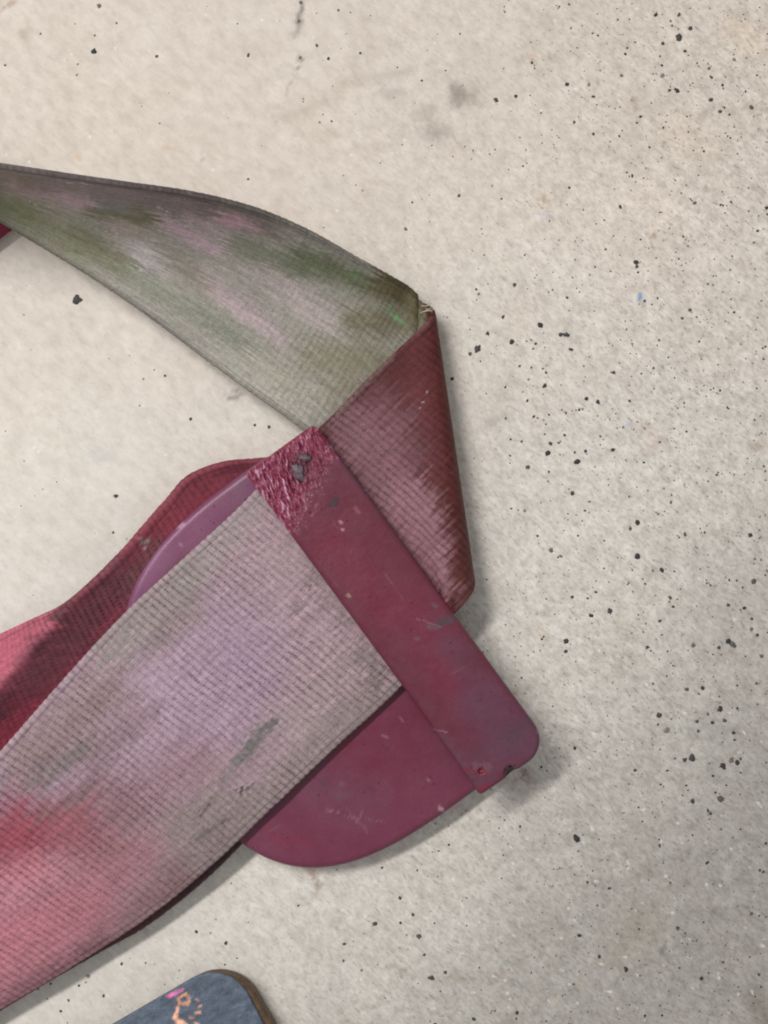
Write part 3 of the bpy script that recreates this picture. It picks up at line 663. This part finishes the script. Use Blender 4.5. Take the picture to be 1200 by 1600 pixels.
# cross bar
bar_out = round_poly([uv2px(-317, -3), uv2px(-317, -137), uv2px(-200, -139), uv2px(200, -141), uv2px(311, -142), uv2px(309, -6), uv2px(100, -8)], [5, 11, 0, 0, 42, 6, 0])
bar_strokes = [
    (470, 780, 800, 1180, 45, 40, (122, 50, 70), 0.6), (560, 800, 700, 960, 26, 26, (120, 52, 62), 0.5), (520, 850, 600, 950, 30, 26, (134, 46, 62), 0.5), (640, 950, 720, 1080, 30, 26, (136, 50, 74), 0.5),
    (750, 1100, 830, 1160, 34, 30, (110, 70, 88), 0.8), (760, 1190, 790, 1170, 30, 26, (106, 68, 84), 0.7), (700, 1010, 780, 1100, 18, 16, (112, 66, 84), 0.6), (800, 1150, 838, 1120, 10, 10, (96, 66, 78), 0.6),  # mauve-grey ends: reflected light put into the colour
    (515, 700, 720, 950, 6, 6, (122, 76, 90), 0.75), (440, 830, 620, 1080, 5, 5, (112, 70, 84), 0.7), (690, 1150, 745, 1225, 10, 10, (112, 70, 84), 0.6),  # grey-mauve lines: gloss along the bar edges, painted in
    (518, 789, 524, 783, 5, 4, (70, 50, 58), 0.9), (522, 784, 528, 780, 4, 4, (86, 62, 70), 0.7),
    (686, 975, 700, 970, 6, 4, (84, 72, 78), 0.9), (700, 970, 710, 966, 5, 4, (92, 80, 84), 0.8), (672, 980, 684, 980, 4, 3, (112, 92, 98), 0.8), (650, 997, 653, 998, 3, 3, (116, 100, 102), 0.8), (678, 945, 682, 947, 3, 2, (112, 92, 98), 0.7), (735, 1012, 750, 1010, 6, 6, (96, 64, 74), 0.6), (720, 1030, 745, 1040, 10, 10, (106, 56, 68), 0.5),
    (467, 738, 472, 728, 13, 9, (74, 52, 62), 0.75), (474, 716, 482, 713, 8, 6, (60, 44, 52), 0.7),
    (532, 816, 533, 816, 2.2, 1.2, (206, 150, 150), 0.8), (535, 827, 536, 827, 2.2, 1.2, (206, 156, 150), 0.8), (544, 930, 545, 931, 3, 1.5, (170, 150, 130), 0.8), (555, 794, 560, 800, 3, 3, (165, 110, 120), 0.6),
    (748, 1204, 756, 1208, 4, 2.5, (150, 20, 50), 0.9), (754, 1200, 756, 1203, 3, 2, (150, 20, 50), 0.9), (728, 1201, 736, 1202, 2, 1.5, (150, 24, 52), 0.9), (744, 1196, 762, 1200, 7, 3, (138, 96, 108), 0.5), (750, 1234, 760, 1230, 3, 2, (150, 24, 52), 0.9),
    (664, 1130, 676, 1141, 1, 1, (186, 140, 150), 0.7), (676, 1141, 700, 1144, 0.9, 1, (180, 136, 146), 0.6), (650, 966, 690, 980, 0.8, 1, (170, 120, 134), 0.5), (840, 1135, 846, 1150, 3, 2, (170, 130, 140), 0.7), (843, 1128, 849, 1140, 2, 1.5, (120, 20, 40), 0.8),
]
def worn_mask(px, py):
    u, v = px2uv(px, py)
    lim = -205+26*fbm(px/16, py/16, 3)-50*sstep(-20, -120, v)+16*fbm(v/7, u/60, 2)
    return 1-sstep(lim-34, lim+20, u+10*fbm(px/5, py/5, 2))
def worn_h(px, py):
    u, v = px2uv(px, py)
    q1 = fbm(u/26+1.0*fbm(px/26, py/26, 2), (v-0.25*u)/5.5+0.6*fbm(px/14, py/14, 2), 3); q2 = 0.6-2.2*np.abs(perlin(u/18+30, (v-0.25*u)/4.2))
    return q1*0.9+0.4*q2+0.10*sstep(-60, -20, v)
def bar_z(px, py, top):
    u, v = px2uv(px, py)
    wm = worn_mask(px, py)*top
    z = -0.0006*top*np.clip(np.abs(v+72)/70, 0, 1.1)**2.2+0.00016*fbm(px/150, py/150, 2)+0.00003*fbm(px/10, py/10, 2)
    z = z+wm*(0.0007*worn_h(px, py)-0.0003)
    # bitten edge near the lower end, nicked rim
    bite = 1-sstep(5, 16, np.hypot(px-801, py-1209)+4*fbm(px/5, py/5, 2))
    z = z-top*bite*0.0016
    z = z-top*0.0006*(1-sstep(2, 7, np.hypot(px-752, py-1205)+3*fbm(px/4, py/4, 2)))
    return z
def bar_col(px, py, top):
    c = desat(paint(px, py, (114, 48, 66), bar_strokes, 4, 9), 0.96, 1.0)*np.array([0.72, 0.62, 0.70])*(1+0.04*fbm(px/30, py/30, 3)[..., None])
    wm = worn_mask(px, py)[..., None]; h = worn_h(px, py)
    hi = (0.85*sstep(0.10, 0.42, h)*np.clip(0.55+1.5*fbm(px/24+9, py/24, 3)+0.25*sstep(-110, -20, px2uv(px, py)[1]), 0, 1))[..., None]; lo_ = 0.8*sstep(-0.10, -0.5, h)[..., None]
    u, v = px2uv(px, py)
    cr = np.empty_like(c); cr[:] = lin((126, 46, 70))
    cr = cr*(1-lo_)+lin((92, 14, 34))*lo_
    pale = lin((206, 160, 184)); rose = lin((160, 88, 116))
    cr = cr*(1-hi)+(rose*(1-sstep(0.25, 0.5, h)[..., None])+pale*sstep(0.25, 0.5, h)[..., None])*hi
    grime = np.clip(c[..., :1]*0+1-sstep(6, 26, np.hypot((px-470), (py-728)*0.8)+6*fbm(px/7, py/7, 3))[..., None], 0, 1)
    c = c*(1-wm)+(cr*(1-0.6*grime)+lin((70, 52, 60))*0.6*grime)*wm
    k = (1-sstep(4, 15, np.hypot(px-801, py-1209)+4*fbm(px/5, py/5, 2)))[..., None]
    return c*(1-k)+lin((40, 26, 30))*k
me = slab('cross_bar', bar_out, uv2px(-248, -71), uv2px(235, -73), 0.0086, 0.0117, 0.0011, 72, bar_z, bar_col, nout=1100, bev_bottom=0.0005)
obj('cross_bar', me, M_pla, slider)
# webs that join bar and plate at either end
for u0, u1 in ((-311, -300), (284, 297)):
    o_ = round_poly([uv2px(u0, -14), uv2px(u0, -112), uv2px(u1, -112), uv2px(u1, -14)], [4, 4, 4, 4], 6)
    c_ = uv2px((u0+u1)/2, -63)
    me = slab('end_web', o_, uv2px((u0+u1)/2, -100), uv2px((u0+u1)/2, -26), 0.0040, 0.0092, 0.0002, 4, None, lambda px, py, top: paint(px, py, (96, 30, 46), [], 1, 10), nout=80)
    obj('end_web', me, M_pla, slider)
# blob of grime stuck in the gouged end of the bar
def blob(name, cx, cy, z, rx, ry, rz, rot, mat, parent, seed, rough=0.35):
    n1, n2 = 22, 12; V = np.zeros((n2, n1, 3))
    for j in range(n2):
        th = math.pi*j/(n2-1)
        for i in range(n1):
            ph = 2*math.pi*i/n1
            d = np.array([math.sin(th)*math.cos(ph), math.sin(th)*math.sin(ph), math.cos(th)])
            k = 1+rough*float(fbm(np.array(d[0]*1.7+seed), np.array(d[1]*1.7+d[2]*1.3+seed*2), 3))
            x_, y_ = d[0]*rx*k, d[1]*ry*k
            V[j, i] = (x_*math.cos(rot)-y_*math.sin(rot), x_*math.sin(rot)+y_*math.cos(rot), d[2]*rz*k)
    V += W(cx, cy, z)
    return obj(name, mesh_grid(name, V[::-1], cyc_v=True), mat, parent)
blob('grime_lump', 467, 738, 0.0114, 8*K, 14*K, 0.00038, 0.35, M_tar, slider, 3, 1.1)
blob('grime_lump', 476, 715, 0.0114, 10*K, 5*K, 0.0003, -0.1, M_tar, slider, 8, 1.1)

# frayed fibres at the upper corner of the fold
import bmesh
def fibre(name, pts3, r, mat, parent):
    P = spline(np.array(pts3), 14); V = np.zeros((14, 6, 3))
    for i in range(14):
        t_ = P[min(i+1, 13)]-P[max(i-1, 0)]; t_ /= np.linalg.norm(t_)
        a_ = np.cross(t_, (0.3, 0.2, 1)); a_ /= np.linalg.norm(a_); b_ = np.cross(t_, a_)
        rr = r*(1-0.6*i/13)
        for j in range(6): V[i, j] = P[i]+rr*(a_*math.cos(j*math.pi/3)+b_*math.sin(j*math.pi/3))
    return obj(name, mesh_grid(name, V, cyc_v=True), mat, parent)
for (x0, y0, x1, y1, b_) in ((674,474,658,478,2),(675,480,660,487,1),(675,487,657,489,-2),(672,470,660,472,3),(676,484,664,481,2)):
    z_ = 0.0078
    fibre('frayed_thread', [W(x0, y0, z_-0.001), W((x0+x1)/2, (y0+y1)/2+b_, z_+0.0006), W(x1, y1, z_+0.0002)], 0.00011, M_fray, strap)

# ------------------------------------------------------------------ slate blue pad at the bottom edge
pad = thing('rounded_pad', (0, 0, 0), 'slate blue leather pad with a rounded corner, brown edge and faint orange and pink print', 'pad')
A0 = np.array([346., 1513.]); 
cTop = [(-160, 1795), (322, 1516), (378, 1512), (428, 1600), (560, 1832), (72, 2120)]
top_out = round_poly([(-168, 1800), (357, 1496), (545, 1850), (26, 2150)], [60, 64, 60, 60], 24)
body_out = round_poly([(-166, 1806), (367, 1496), (566, 1850), (30, 2154)], [60, 70, 60, 60], 24)
pad_strokes = [
    (266, 1556, 284, 1547, 3.2, 1.5, (214, 126, 168), 0.9), (262, 1557, 272, 1552, 2.5, 1.5, (226, 110, 170), 0.8),
    (283, 1557, 290, 1553, 2.2, 1.2, (224, 162, 120), 0.95), (290, 1553, 296, 1560, 1.8, 1.2, (224, 162, 120), 0.8), (282, 1568, 294, 1570, 2.2, 1.2, (222, 158, 120), 0.9), (279, 1560, 280, 1568, 1.8, 1.2, (232, 160, 120), 0.8), (289, 1567, 296, 1565, 1.8, 1.2, (224, 164, 124), 0.9),
    (278, 1574, 274, 1590, 2.6, 1.4, (238, 176, 142), 0.9), (274, 1590, 282, 1600, 4, 1.8, (240, 178, 146), 0.95), (282, 1596, 290, 1602, 3, 1.5, (240, 178, 146), 0.9),
    (306, 1561, 310, 1563, 1.4, 1, (220, 160, 140), 0.8), (310, 1573, 314, 1571, 1.4, 1, (220, 160, 140), 0.8), (306, 1583, 312, 1582, 2, 1.2, (222, 158, 120), 0.9), (296, 1589, 302, 1591, 2, 1.2, (222, 158, 120), 0.8), (304, 1598, 310, 1600, 1.6, 1, (220, 160, 140), 0.8),
]
def pad_col(px, py, top):
    c = paint(px, py, (82, 92, 106), pad_strokes, 2.2, 3.5)
    return c*(1+0.16*fbm(px/30, py/30, 4)[..., None])
me = slab('pad_edge', body_out, (190, 1750), (260, 1880), 0.0002, 0.0040, 0.0009, 10, None, lambda px, py, top: paint(px, py, (86, 64, 44), [], 1, 10), nout=500)
obj('pad_edge', me, M_edge, pad)
me = slab('pad_face', top_out, (185, 1760), (225, 1900), 0.0036, 0.0046, 0.0004, 100, None, pad_col, nout=1000)
obj('pad_face', me, M_pad, pad)
